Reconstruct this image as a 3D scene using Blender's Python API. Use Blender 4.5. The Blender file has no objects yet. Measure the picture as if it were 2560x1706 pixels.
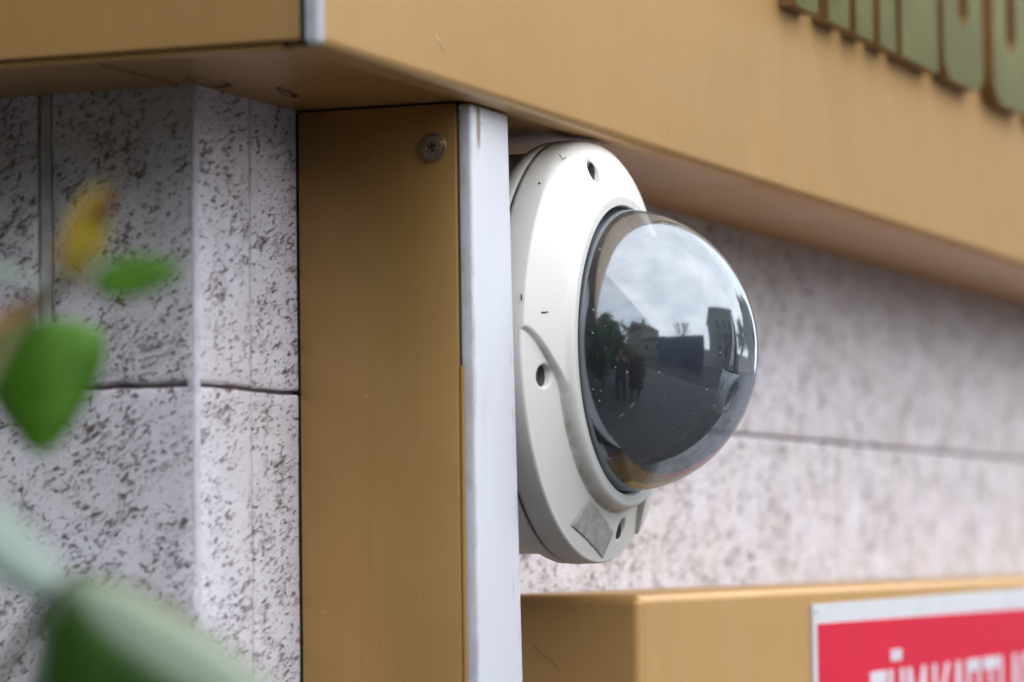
import bpy, bmesh, math, random
from mathutils import Vector, Matrix, noise
R = math.radians
random.seed(7)
S = bpy.context.scene
COL = S.collection

# ------------------------------------------------------------------ camera
# world: x runs along the shop wall (away from the viewer), y into the wall, z up;
# the origin is the centre of the clear dome's rim, 1.72 m above the pavement
GROUND = -1.72
CAM_POS = Vector((-1.18932597, -0.41880059, -0.07248475))
FWD = Vector((0.93046587, 0.36134848, 0.06050235))
RIGHT = Vector((0.36268832, -0.93182699, -0.01247613))
UPV = Vector((-0.05186949, -0.0335521, 0.99809008))
cd = bpy.data.cameras.new('camera'); cam = bpy.data.objects.new('camera', cd); COL.objects.link(cam)
mw = Matrix((RIGHT, UPV, -FWD)).transposed().to_4x4(); mw.translation = CAM_POS
cam.matrix_world = mw
cd.sensor_fit = 'HORIZONTAL'; cd.sensor_width = 36.0; cd.lens = 125.15
cd.clip_start = 0.02; cd.clip_end = 1500
cd.dof.use_dof = True; cd.dof.focus_distance = 1.235; cd.dof.aperture_fstop = 10.8
S.camera = cam

# ------------------------------------------------------------------ sky and sun
SUN_DIR = Vector((0.55, -0.80, 0.85)).normalized()       # towards the sun
wd = bpy.data.worlds.new('World'); S.world = wd; wd.use_nodes = True
wn = wd.node_tree; wn.nodes.clear()
out = wn.nodes.new('ShaderNodeOutputWorld'); bg = wn.nodes.new('ShaderNodeBackground')
sky = wn.nodes.new('ShaderNodeTexSky'); sky.sky_type = 'NISHITA'; sky.sun_disc = False
sky.sun_elevation = math.asin(SUN_DIR.z); sky.sun_rotation = math.atan2(SUN_DIR.x, SUN_DIR.y)
tc = wn.nodes.new('ShaderNodeTexCoord'); mp = wn.nodes.new('ShaderNodeMapping'); mp.inputs['Scale'].default_value = (1, 1, 2.6)
nz = wn.nodes.new('ShaderNodeTexNoise'); nz.inputs['Scale'].default_value = 2.2; nz.inputs['Detail'].default_value = 6; nz.inputs['Roughness'].default_value = .55
cr = wn.nodes.new('ShaderNodeValToRGB')
cr.color_ramp.elements[0].position = .36; cr.color_ramp.elements[0].color = (7.2, 7.8, 8.9, 1)
cr.color_ramp.elements[1].position = .66; cr.color_ramp.elements[1].color = (12.2, 12.5, 13.2, 1)
mx = wn.nodes.new('ShaderNodeMix'); mx.data_type = 'RGBA'; mx.inputs[0].default_value = .86
wn.links.new(tc.outputs['Generated'], mp.inputs[0]); wn.links.new(mp.outputs[0], nz.inputs['Vector'])
wn.links.new(nz.outputs['Fac'], cr.inputs[0]); wn.links.new(sky.outputs[0], mx.inputs[6]); wn.links.new(cr.outputs[0], mx.inputs[7])
wn.links.new(mx.outputs[2], bg.inputs[0]); bg.inputs[1].default_value = .10
wn.links.new(bg.outputs[0], out.inputs[0])
sd = bpy.data.lights.new('sun', 'SUN'); sd.energy = 1.5; sd.angle = R(138); sd.color = (1, .965, .91)
sun = bpy.data.objects.new('sun', sd); COL.objects.link(sun)
sun.rotation_euler = SUN_DIR.to_track_quat('Z', 'Y').to_euler(); sun.location = SUN_DIR * 6
S.view_settings.view_transform = 'Standard'; S.view_settings.look = 'None'
S.view_settings.exposure = 1.06; S.view_settings.gamma = 1.0
S.render.engine = 'CYCLES'
S.cycles.use_denoising = True
S.cycles.max_bounces = 10; S.cycles.transparent_max_bounces = 12
S.cycles.caustics_reflective = False; S.cycles.caustics_refractive = False
S.cycles.sample_clamp_indirect = 6

# ------------------------------------------------------------------ helpers
def link(o, parent=None):
    COL.objects.link(o)
    if parent is not None:
        o.parent = parent
        if parent.type == 'EMPTY': o.matrix_parent_inverse = Matrix.Translation(-parent.location)
    return o
def tag(o, label=None, cat=None, group=None, kind=None):
    if label: o['label'] = label
    if cat: o['category'] = cat
    if group: o['group'] = group
    if kind: o['kind'] = kind
    return o
def thing(name, label, cat, group=None, loc=(0, 0, 0)):
    o = bpy.data.objects.new(name, None); o.location = loc; o.empty_display_size = .05
    link(o); return tag(o, label, cat, group)
def mesh_obj(name, verts, faces, mat, parent=None, smooth=False):
    m = bpy.data.meshes.new(name); m.from_pydata([tuple(v) for v in verts], [], faces); m.update()
    if smooth:
        for p in m.polygons: p.use_smooth = True
    if mat: m.materials.append(mat)
    return link(bpy.data.objects.new(name, m), parent)
def bm_obj(name, bm, mat, parent=None, smooth=False):
    bmesh.ops.recalc_face_normals(bm, faces=bm.faces[:])
    m = bpy.data.meshes.new(name); bm.to_mesh(m); bm.free()
    if smooth:
        for p in m.polygons: p.use_smooth = True
    if mat: m.materials.append(mat)
    return link(bpy.data.objects.new(name, m), parent)
def bm_box(bm, lo, hi, bevel=0, seg=2):
    r = bmesh.ops.create_cube(bm, size=1)
    vs = r['verts']
    for v in vs:
        v.co = Vector([lo[i] + (v.co[i] + .5) * (hi[i] - lo[i]) for i in range(3)])
    if bevel:
        es = list({e for v in vs for e in v.link_edges})
        bmesh.ops.bevel(bm, geom=es, offset=bevel, segments=seg, profile=.5, affect='EDGES')
def box(name, lo, hi, mat, parent=None, bevel=0, seg=2, smooth=False):
    bm = bmesh.new(); bm_box(bm, lo, hi, bevel, seg)
    o = bm_obj(name, bm, mat, parent)
    if bevel:
        for p in o.data.polygons: p.use_smooth = True
        o.data.set_sharp_from_angle(angle=R(40)) if hasattr(o.data, 'set_sharp_from_angle') else None
    return o
def tube(bm, p0, p1, r0, r1, n=10, cap=True):
    p0 = Vector(p0); p1 = Vector(p1); d = (p1 - p0).normalized()
    a = d.orthogonal().normalized(); b = d.cross(a)
    A = []; B = []
    for i in range(n):
        t = 2 * math.pi * i / n; e = a * math.cos(t) + b * math.sin(t)
        A.append(bm.verts.new(p0 + e * r0)); B.append(bm.verts.new(p1 + e * r1))
    for i in range(n):
        j = (i + 1) % n; bm.faces.new((A[i], A[j], B[j], B[i]))
    if cap: bm.faces.new(A[::-1]); bm.faces.new(B)
def path_tube(name, pts, rad, mat, parent=None, n=8):
    bm = bmesh.new(); rings = []
    P = [Vector(p) for p in pts]
    for i, p in enumerate(P):
        d = (P[min(i + 1, len(P) - 1)] - P[max(i - 1, 0)]).normalized()
        a = d.cross(Vector((.31, .2, .93))).normalized(); b = d.cross(a)
        r = rad[i] if isinstance(rad, (list, tuple)) else rad
        rings.append([bm.verts.new(p + (a * math.cos(2 * math.pi * k / n) + b * math.sin(2 * math.pi * k / n)) * r) for k in range(n)])
    for i in range(len(P) - 1):
        for k in range(n):
            bm.faces.new((rings[i][k], rings[i][(k + 1) % n], rings[i + 1][(k + 1) % n], rings[i + 1][k]))
    bm.faces.new(rings[0][::-1]); bm.faces.new(rings[-1])
    return bm_obj(name, bm, mat, parent, True)
def lathe_y(name, prof, mat, parent=None, n=192, smooth=True):
    """prof: list of (r, y) turned about the y axis"""
    V = []; F = []; m = len(prof)
    for i in range(n):
        t = 2 * math.pi * i / n
        for r, y in prof: V.append((r * math.cos(t), y, r * math.sin(t)))
    for i in range(n):
        j = (i + 1) % n
        for k in range(m - 1): F.append((i * m + k, i * m + k + 1, j * m + k + 1, j * m + k))
    o = mesh_obj(name, V, F, mat, parent, smooth)
    bm = bmesh.new(); bm.from_mesh(o.data); bmesh.ops.remove_doubles(bm, verts=bm.verts[:], dist=1e-7)
    bmesh.ops.recalc_face_normals(bm, faces=bm.faces[:]); bm.to_mesh(o.data); bm.free()
    return o
def prism(name, poly, y0, y1, mat, parent=None, bevel=0):
    """polygon in x,z extruded between y0 (front) and y1"""
    bm = bmesh.new()
    A = [bm.verts.new((x, y0, z)) for x, z in poly]; B = [bm.verts.new((x, y1, z)) for x, z in poly]
    n = len(poly)
    bm.faces.new(A); bm.faces.new(B[::-1])
    for i in range(n): bm.faces.new((A[i], B[i], B[(i + 1) % n], A[(i + 1) % n]))
    return bm_obj(name, bm, mat, parent)
def smooth01(t):
    t = max(0., min(1., t)); return t * t * (3 - 2 * t)

# ------------------------------------------------------------------ materials
class NT:
    def __init__(s, name):
        s.m = bpy.data.materials.new(name); s.m.use_nodes = True; s.t = s.m.node_tree; s.t.nodes.clear()
        s.out = s.t.nodes.new('ShaderNodeOutputMaterial')
        s.b = s.t.nodes.new('ShaderNodeBsdfPrincipled'); s.l(s.b.outputs[0], s.out.inputs[0])
        s.co = s.t.nodes.new('ShaderNodeTexCoord').outputs['Object']
    def l(s, a, b): s.t.links.new(a, b)
    def n(s, k): return s.t.nodes.new(k)
    def val(s, x, sock):
        if hasattr(x, 'is_linked') or isinstance(x, bpy.types.NodeSocket): s.l(x, sock)
        else: sock.default_value = x
    def math(s, op, a, b=0., c=0., clamp=False):
        n = s.n('ShaderNodeMath'); n.operation = op; n.use_clamp = clamp
        for i, x in enumerate((a, b, c)): s.val(x, n.inputs[i])
        return n.outputs[0]
    def mapped(s, scale=(1, 1, 1), loc=(0, 0, 0), rot=(0, 0, 0), src=None):
        n = s.n('ShaderNodeMapping'); s.l(src or s.co, n.inputs[0])
        n.inputs['Location'].default_value = loc; n.inputs['Rotation'].default_value = rot; n.inputs['Scale'].default_value = scale
        return n.outputs[0]
    def noise(s, scale, detail=2, rough=.5, vec=None, dist=0.):
        n = s.n('ShaderNodeTexNoise'); n.inputs['Scale'].default_value = scale; n.inputs['Detail'].default_value = detail
        n.inputs['Roughness'].default_value = rough; n.inputs['Distortion'].default_value = dist
        s.l(vec or s.co, n.inputs['Vector']); return n.outputs['Fac']
    def voro(s, scale, vec=None):
        n = s.n('ShaderNodeTexVoronoi'); n.inputs['Scale'].default_value = scale; s.l(vec or s.co, n.inputs['Vector']); return n.outputs['Distance']
    def ramp(s, x, a, b, lo=0., hi=1.):
        n = s.n('ShaderNodeMapRange'); n.interpolation_type = 'SMOOTHSTEP'
        s.l(x, n.inputs[0]); n.inputs[1].default_value = a; n.inputs[2].default_value = b; n.inputs[3].default_value = lo; n.inputs[4].default_value = hi
        return n.outputs[0]
    def mix(s, f, a, b):
        n = s.n('ShaderNodeMix'); n.data_type = 'RGBA'; s.val(f, n.inputs[0])
        for x, i in ((a, 6), (b, 7)):
            if isinstance(x, tuple): n.inputs[i].default_value = (*x, 1)
            else: s.l(x, n.inputs[i])
        return n.outputs[2]
    def sep(s, src=None):
        n = s.n('ShaderNodeSeparateXYZ'); s.l(src or s.co, n.inputs[0]); return n.outputs
    def base(s, c, rough=.5, metal=0., spec=.5):
        b = s.b
        if isinstance(c, tuple): b.inputs['Base Color'].default_value = (*c, 1)
        else: s.l(c, b.inputs['Base Color'])
        s.val(rough, b.inputs['Roughness']); s.val(metal, b.inputs['Metallic']); b.inputs['Specular IOR Level'].default_value = spec
        return s
    def bump(s, h, strength=.3, dist=.001):
        n = s.n('ShaderNodeBump'); n.inputs['Strength'].default_value = strength; n.inputs['Distance'].default_value = dist
        s.l(h, n.inputs['Height']); s.l(n.outputs[0], s.b.inputs['Normal']); return s

def plain(name, c, rough=.5, metal=0., spec=.5, var=.12, scale=40):
    t = NT(name); f = t.noise(scale, 4, .6)
    c2 = tuple(x * (1 - var * 2) for x in c)
    t.base(t.mix(t.ramp(f, .3, .7), c2, c), rough, metal, spec); return t.m

def gold_mat(name, c=(.555, .320, .112), rough=.46, metal=.30, dust=0.):
    t = NT(name)
    brush = t.noise(1, 3, .6, t.mapped((900, 900, 9)))
    blot = t.noise(9, 4, .6); speck = t.noise(330, 2, .5)
    col = t.mix(t.ramp(brush, .25, .75), tuple(x * .965 for x in c), tuple(x * 1.02 for x in c))
    col = t.mix(t.ramp(blot, .35, .75, 0, .22), col, tuple(x * .82 for x in c))
    col = t.mix(t.ramp(speck, .74, .80, 0, .6), col, (.62, .5, .33))
    if dust:
        d = t.noise(60, 5, .7)
        col = t.mix(t.ramp(d, .35, .8, 0, dust), col, (.50, .44, .36))
    drip = t.math('MULTIPLY', t.ramp(t.noise(1, 4, .6, t.mapped((130, 130, 5), (3, 1, 2))), .58, .70), t.ramp(t.noise(7, 3, .5), .42, .62))
    col = t.mix(t.math('MULTIPLY', drip, .16), col, tuple(x * .62 for x in c))
    smudge = t.ramp(t.noise(26, 5, .7, None, .3), .45, .72)
    col = t.mix(t.math('MULTIPLY', smudge, .06), col, (.58, .47, .33))
    r = t.math('ADD', t.ramp(blot, .3, .7, rough - .06, rough + .06), t.math('MULTIPLY', smudge, .05))
    wave = t.noise(11, 2, .5)
    t.base(col, r, metal, .5); t.bump(t.math('ADD', t.math('MULTIPLY', brush, .05), t.math('MULTIPLY', wave, 3.)), .35, .0012)
    return t.m
GOLD = gold_mat('gold_coated_aluminium')
GOLD_POST = gold_mat('bronze_gold_post_panel', (.455, .265, .090), .40, .45)
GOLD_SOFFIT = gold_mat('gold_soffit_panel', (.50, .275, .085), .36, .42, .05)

def stone_mat(name, axis, along, fs, bs):
    t = NT(name)
    ax = Vector(axis).normalized()
    d = t.n('ShaderNodeVectorMath'); d.operation = 'DOT_PRODUCT'; t.l(t.co, d.inputs[0]); d.inputs[1].default_value = ax
    k = t.math('MULTIPLY', d.outputs['Value'], along)
    sc = t.n('ShaderNodeVectorMath'); sc.operation = 'SCALE'; sc.inputs[0].default_value = ax; t.l(k, sc.inputs['Scale'])
    sb = t.n('ShaderNodeVectorMath'); sb.operation = 'SUBTRACT'; t.l(t.co, sb.inputs[0]); t.l(sc.outputs[0], sb.inputs[1])
    v = sb.outputs[0]
    fine = t.noise(fs, 3, .62, v, .3); big = t.noise(bs, 4, .70, v, .4); tiny = t.noise(fs * 2.1, 2, .6, v)
    patch = t.noise(75, 3, .6); cloud = t.noise(24, 4, .6); veil = t.noise(150, 4, .65, v)
    th = t.ramp(patch, .3, .7, .070, -.025)
    m1 = t.ramp(t.math('SUBTRACT', fine, th), .545, .645)
    m2 = t.ramp(t.math('SUBTRACT', big, th), .595, .685)
    m3 = t.ramp(t.math('SUBTRACT', tiny, th), .575, .66, 0, .6)
    depth = t.ramp(t.noise(210, 3, .6), .3, .65, .45, 1.)
    pit = t.math('MULTIPLY', t.math('MAXIMUM', t.math('MAXIMUM', m1, m3), m2), depth, clamp=True)
    halo = t.ramp(t.math('SUBTRACT', big, th), .50, .62, 0, .30)
    base = t.mix(t.ramp(cloud, .3, .7), (.82, .775, .785), (.87, .85, .935))
    base = t.mix(t.ramp(veil, .38, .75, 0, .32), base, (.62, .55, .58))
    base = t.mix(halo, base, (.52, .42, .43))
    col = t.mix(t.math('MULTIPLY', pit, .94), base, (.145, .088, .066))
    t.base(col, .75, 0, .3)
    h = t.math('SUBTRACT', t.math('MULTIPLY', veil, .35), pit)
    t.bump(h, .8, .0015)
    return t.m
STONE = stone_mat('pitted_travertine_side', (0, -1, .62), .50, 620, 300)
STONE_F = stone_mat('pitted_travertine_front', (1, 0, .30), .66, 600, 290)
MORTAR = plain('grey_lavender_mortar', (.17, .125, .14), .9, scale=200)

def white_strip_mat():
    t = NT('white_painted_profile')
    x, y, z = t.sep()
    n = t.noise(260, 4, .65, t.mapped((1, 1, .32)))
    dx = t.math('ABSOLUTE', t.math('SUBTRACT', x, -.1085))
    run = t.math('MULTIPLY', t.ramp(dx, .0008, .0030, 1, 0), t.ramp(z, .054, .066, 0, 1))
    run = t.ramp(t.math('ADD', run, t.math('MULTIPLY', t.math('SUBTRACT', n, .5), 1.5)), .55, .85)
    chips = t.math('MULTIPLY', t.ramp(t.noise(420, 3, .6), .60, .66), t.ramp(z, .066, .0755, 0, 1))
    smear = t.math('MULTIPLY', t.ramp(t.noise(75, 4, .6, t.mapped((1, 1, .30))), .54, .68), .38)
    c = t.mix(smear, (.70, .715, .775), (.62, .585, .53))
    c = t.mix(t.ramp(t.noise(30, 3, .5, t.mapped((1, 1, .2))), .3, .7, 0, .3), c, (.62, .65, .74))
    c = t.mix(t.math('MAXIMUM', run, chips, clamp=True), c, (.27, .20, .13))
    edge = t.math('MULTIPLY', t.ramp(x, -.1140, -.1122, 1, 0), t.ramp(t.noise(190, 5, .7, t.mapped((1, 1, .35))), .42, .66))
    c = t.mix(t.math('MULTIPLY', edge, .35), c, (.30, .24, .19))
    edge2 = t.math('MULTIPLY', t.ramp(x, -.0835, -.0822, 0, 1), t.ramp(t.noise(230, 5, .7, t.mapped((1, 1, .3), (5, 2, 1))), .50, .66))
    c = t.mix(t.math('MULTIPLY', edge2, .4), c, (.36, .32, .28))
    t.base(c, .38, 0, .5); t.bump(n, .12, .0006); return t.m
WHITE_STRIP = white_strip_mat()
TRIM_WHITE = plain('bare_aluminium_edge', (.66, .66, .72), .32, .25, scale=120)
GAP = plain('dark_sealant', (.018, .016, .014), .8)

def housing_mat():
    t = NT('white_cast_housing')
    f = t.noise(45, 5, .6); sp = t.voro(240); spn = t.noise(90, 2, .5); y = t.sep()
    c = t.mix(t.ramp(f, .3, .75, 0, .4), (.80, .79, .75), (.74, .725, .68))
    film = t.noise(18, 4, .6)
    c = t.mix(t.ramp(film, .45, .75, 0, .18), c, (.62, .58, .50))
    dots = t.math('MULTIPLY', t.ramp(sp, .02, .075, 1, 0), t.ramp(spn, .56, .64))
    c = t.mix(t.math('MULTIPLY', dots, .55), c, (.22, .20, .17))
    fib = t.noise(150, 2, .5, t.mapped((1, 1, .12), rot=(0, .5, 0)))
    c = t.mix(t.ramp(fib, .70, .76, 0, .25), c, (.35, .33, .30))
    # grime lodged in the valleys of the casting
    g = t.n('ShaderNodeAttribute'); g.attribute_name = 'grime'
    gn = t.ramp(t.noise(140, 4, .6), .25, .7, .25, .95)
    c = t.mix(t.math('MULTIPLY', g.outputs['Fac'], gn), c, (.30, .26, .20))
    t.base(c, t.ramp(f, .3, .7, .36, .5), 0, .5); t.bump(t.noise(900, 2, .5), .05, .0003); return t.m
HOUSING = housing_mat()

def dome_mat():
    t = NT('smoked_clear_dome'); t.t.nodes.remove(t.b)
    lw = t.n('ShaderNodeLayerWeight'); lw.inputs['Blend'].default_value = .5
    fr = t.math('ADD', t.math('MULTIPLY', t.math('POWER', lw.outputs['Facing'], 5.), .28), .25)
    tr = t.n('ShaderNodeBsdfTransparent'); tr.inputs[0].default_value = (.62, .66, .70, 1)
    gl = t.n('ShaderNodeBsdfGlossy'); gl.inputs['Roughness'].default_value = .085; gl.inputs[0].default_value = (.86, .93, 1, 1)
    m1 = t.n('ShaderNodeMixShader'); t.l(fr, m1.inputs[0]); t.l(tr.outputs[0], m1.inputs[1]); t.l(gl.outputs[0], m1.inputs[2])
    df = t.n('ShaderNodeBsdfDiffuse'); df.inputs[0].default_value = (.46, .53, .62, 1)
    sp = t.voro(330); cl = t.noise(120, 2, .5)
    dots = t.math('MULTIPLY', t.ramp(sp, .03, .15, 1, 0), t.ramp(cl, .50, .58))
    scr = t.ramp(t.noise(260, 2, .5, t.mapped((1, .25, .12), rot=(.3, .6, .2))), .70, .73, 0, .3)
    film = t.ramp(t.noise(30, 5, .65), .3, .75, .025, .085)
    f = t.math('ADD', t.math('MAXIMUM', t.math('MULTIPLY', dots, .9), scr), film, clamp=True)
    m2 = t.n('ShaderNodeMixShader'); t.l(f, m2.inputs[0]); t.l(m1.outputs[0], m2.inputs[1]); t.l(df.outputs[0], m2.inputs[2])
    t.l(m2.outputs[0], t.out.inputs[0]); return t.m
DOME = dome_mat()
HOLE_SHADE = plain('grey_hole_bore', (.16, .155, .145), .7)
BLACK = plain('black_satin_plastic', (.012, .012, .013), .45)
RUBBER = plain('black_rubber', (.010, .010, .010), .7)
BARREL = plain('grey_lens_barrel', (.50, .51, .53), .45, scale=300)
LENSGLASS = plain('dark_lens_glass', (.01, .012, .018), .05)
PRINT_W = plain('white_print', (.80, .80, .76), .6, var=.03)
STEEL = plain('dull_steel', (.20, .195, .19), .38, .8, scale=300)
def sticker_mat():
    t = NT('worn_grey_label'); a = t.noise(160, 5, .7); b = t.noise(500, 3, .6, t.mapped((1, 1, .3)))
    c = t.mix(t.ramp(a, .35, .7), (.36, .345, .33), (.53, .52, .50)); c = t.mix(t.ramp(b, .62, .75, 0, .6), c, (.22, .19, .17))
    t.base(c, .65); t.bump(a, .25, .0004); return t.m
STICKER = sticker_mat()
def screw_mat():
    t = NT('bronzed_screw'); a = t.noise(500, 4, .6)
    t.base(t.mix(t.ramp(a, .35, .7), (.17, .12, .07), (.28, .21, .13)), .38, .35); t.bump(a, .1, .0002); return t.m
SCREW = screw_mat()
RED = plain('red_print', (.72, .016, .055), .5, spec=.1, var=.04, scale=12)
CARD = plain('white_card', (.74, .76, .80), .4, var=.03)
CARD_TEXT = plain('white_lettering', (.76, .75, .82), .4, var=.02)
MIRROR_GOLD = plain('polished_gold_metal', (.88, .76, .34), .22, 1., scale=20)
MIRROR_SIDE = plain('dark_bronze_return', (.28, .17, .07), .4, .4)

# ------------------------------------------------------------------ ground and street
def paving_mat(name, c, s):
    t = NT(name); a = t.noise(s, 6, .65); b = t.noise(s * 14, 3, .6)
    col = t.mix(t.ramp(a, .3, .7), tuple(x * .75 for x in c), c); col = t.mix(t.ramp(b, .55, .75, 0, .4), col, tuple(x * 1.6 for x in c))
    t.base(col, .85, 0, .3); t.bump(b, .3, .004); return t.m
ASPH = paving_mat('asphalt', (.055, .055, .056), 2)
PAVE = paving_mat('grey_concrete_paving', (.095, .095, .098), 1.5)
KERB = paving_mat('kerb_stone', (.20, .195, .19), 3)
tag(mesh_obj('ground', [(-400, -400, GROUND - .13), (400, -400, GROUND - .13), (400, 400, GROUND - .13), (-400, 400, GROUND - .13)], [(0, 1, 2, 3)], ASPH), kind='structure')
tag(box('pavement', (-40, -3.9, GROUND - .129), (60, 6, GROUND), PAVE), kind='structure')
tag(box('kerb', (-40, -4.05, GROUND - .129), (60, -3.902, GROUND + .004), KERB, bevel=.02), kind='structure')
tag(box('far_pavement', (-40, -18, GROUND - .129), (60, -9.2, GROUND - .006), PAVE), kind='structure')

# ------------------------------------------------------------------ stone wall with separate slabs
YW, XS = .075, -.190
wall = thing('stone_wall', 'pale lavender travertine slab wall with dark pits behind the post and camera', 'wall')
box('wall_core', (XS + .0020, YW + .0020, GROUND), (9, 5, 3.4), MORTAR, wall)
def slab(u0, u1, z0, z1, face, rnd=.0008, corner=False):
    """one stone slab; face 'front' lies in y=YW, 'side' in x=XS; edges are rounded and slightly ragged"""
    n = max(12, int((u1 - u0) / .004)); mz = max(12, int((z1 - z0) / .004))
    us = [u0, u0 + rnd * .3, u0 + rnd] + [u0 + rnd + (u1 - u0 - 2 * rnd) * i / n for i in range(1, n)] + [u1 - rnd, u1 - rnd * .3, u1]
    zz = [z0, z0 + rnd * .3, z0 + rnd] + [z0 + rnd + (z1 - z0 - 2 * rnd) * i / mz for i in range(1, mz)] + [z1 - rnd, z1 - rnd * .3, z1]
    V = []; nu = len(us); nz_ = len(zz)
    def prof(t): return rnd * (1 - math.sqrt(max(0, 1 - (1 - min(1, t / rnd)) ** 2)))
    for z in zz:
        for u in us:
            dep = max(prof(min(u - u0, u1 - u)), prof(min(z - z0, z1 - z)))
            ez = 0.
            if min(z - z0, z1 - z) < rnd * 1.2: ez = .0004 * noise.noise(Vector((u * 70, z * 3, 1.7))) + .0003 * noise.noise(Vector((u * 260, z * 3, 5.7)))
            eu = .0005 * noise.noise(Vector((z * 120, u * 3, 9.1))) if min(u - u0, u1 - u) < rnd * 1.2 else 0
            b = .0004 * noise.noise(Vector((u * 30, z * 30, 2 if face == 'front' else 8)))
            p = dep + b
            V.append((u + eu, YW + p, z + ez) if face == 'front' else (XS + p, u + eu, z + ez))
    F = []
    for i in range(nz_ - 1):
        for j in range(nu - 1):
            q = (i * nu + j, i * nu + j + 1, (i + 1) * nu + j + 1, (i + 1) * nu + j)
            F.append(q if face == 'front' else q[::-1])
    # back rim so that the slab has its thickness
    rim = [j for j in range(nu)] + [(i + 1) * nu - 1 for i in range(1, nz_)] + [(nz_ - 1) * nu + j for j in range(nu - 2, -1, -1)] + [i * nu for i in range(nz_ - 2, 0, -1)]
    off = len(V); T = .0215
    for r in rim:
        x, y, z = V[r]; V.append((x, YW + T, z) if face == 'front' else (XS + T, y, z))
    L = len(rim)
    for k in range(L):
        q = (rim[k], off + k, off + (k + 1) % L, rim[(k + 1) % L]); F.append(q if face == 'front' else q[::-1])
    return mesh_obj('stone_slab', V, F, STONE_F if face == 'front' else STONE, wall, True)
ZJ = -.0175
for row in (-2, -1, 0):
    z0 = ZJ + .2 * row + .0007; z1 = ZJ + .2 * (row + 1) - .0007
    xs = [-.1495, .19, .53, .87, 1.21, 1.55] if row % 2 else [-.1495, .02, .36, .70, 1.04, 1.38]
    for a, b in zip(xs[:-1], xs[1:]): slab(a + .0004, b - .0004, z0, z1, 'front')
    for a, b in (((YW + .0004, .1262), (.1312, .43), (.432, .73)) if row % 2 == 0 else ((YW + .0004, .2795), (.2803, .58), (.5808, .73))): slab(a, b, z0, z1, 'side', rnd=.0016)
    # corner slab seen edge-on: it runs from the corner to the first seam
    s = slab(XS + .0018, -.1498, z0, z1, 'front', rnd=.0012)
box('joint_strip', (XS + .0003, .1264, ZJ + .0008), (XS + .02, .1300, .16), plain('pale_grey_joint', (.66, .62, .62), .8, scale=150), wall)
box('corner_bead', (XS + .0002, YW + .0002, -.45), (XS + .0040, YW + .0040, .165), plain('pale_stone_arris', (.76, .74, .80), .6, scale=200), wall, bevel=.0014, seg=3)

# ------------------------------------------------------------------ canopy: gold fascia box
ZS, YF, XF = .0768, .003, -.2570
canopy = thing('canopy', 'gold brushed metal fascia canopy wrapping the wall corner above the camera', 'canopy')
def front_panel():
    # one bent sheet: rounded lower fold with a short return under the canopy
    r = .0032; prof = [(YF, .50)]
    for i in range(9):
        a = math.pi / 2 * i / 8; prof.append((YF + r - r * math.cos(a), ZS - .0006 + r - r * math.sin(a)))
    prof += [(YF + .010, ZS - .0006), (YF + .010, ZS + .0012), (YF + .004, ZS + .0025), (YF + .004, .50)]
    xs = [XF + .0042, 3.2]; V = []; F = []
    for x in xs:
        for y, z in prof: V.append((x, y, z))
    n = len(prof)
    for k in range(n): F.append((k, (k + 1) % n, n + (k + 1) % n, n + k))
    F.append(tuple(range(n))); F.append(tuple(range(2 * n - 1, n - 1, -1)))
    bm = bmesh.new()
    vs = [bm.verts.new(v) for v in V]
    for f in F: bm.faces.new([vs[i] for i in f])
    o = bm_obj('front_panel', bm, GOLD, canopy, True); o.data.set_sharp_from_angle(angle=R(35)); return o
front_panel()
box('side_panel', (XF, YF + .0052, ZS + .0012), (XF + .004, 2.2, .50), GOLD, canopy, bevel=.0008)
box('side_fold', (XF + .0022, YF + .012, ZS - .0008), (XF + .0085, 2.2, ZS + .0010), GOLD_SOFFIT, canopy, bevel=.0006)
box('corner_gap', (XF + .0006, YF + .0034, ZS + .001), (XF + .003, YF + .0052, .50), GAP, canopy)
box('corner_trim', (XF - .0004, YF - .0012, ZS - .0006), (XF + .0052, YF + .0036, .50), TRIM_WHITE, canopy, bevel=.0017, seg=4)
bmx = bmesh.new()
bm_box(bmx, (XF + .0087, YF + .0102, ZS), (3.2, YW + .004, ZS + .003))
soff = bm_obj('soffit_panel', bmx, GOLD_SOFFIT, canopy)
box('soffit_panel', (XF + .0088, YW + .0055, ZS - .0003), (XS + .004, 2.2, ZS + .0028), GOLD_SOFFIT, canopy)
box('top_panel', (XF + .004, YF + .004, .497), (3.2, YW, .50), GOLD, canopy)
# peeled film curling down at the soffit's seam by the wall corner
def curl(pts, w):
    V = []; F = []
    for i, p in enumerate(pts):
        p = Vector(p); V += [p + Vector((0, -w, 0)), p + Vector((0, w, .0004))]
    for i in range(len(pts) - 1): F.append((2 * i, 2 * i + 1, 2 * i + 3, 2 * i + 2))
    o = mesh_obj('peeling_film', V, F, plain('peeling_film', (.10, .075, .05), .5), canopy)
    m = o.modifiers.new('s', 'SOLIDIFY'); m.thickness = .0003
curl([(-.205 + .004 * i, .070 - .001 * i, ZS - .0006 - .0016 * math.sin(i / 5 * math.pi)) for i in range(6)], .0006)
curl([(-.172 + .0035 * i, .055 + .0005 * i, ZS - .0005 - .0012 * math.sin(i / 6 * math.pi)) for i in range(7)], .0007)
curl([(-.188 + .002 * i, .110 - .004 * i, ZS - .0012 - .001 * math.sin(i / 5 * math.pi)) for i in range(6)], .0008)
# scratch on the fascia face
path_tube('scratch', [(-.1663, YF + .0001, .0916), (-.162, YF + .00005, .0887), (-.1571, YF + .0001, .0852)], [.0001, .00035, .0001], plain('pale_scratch', (.85, .76, .58), .5), canopy)

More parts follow.
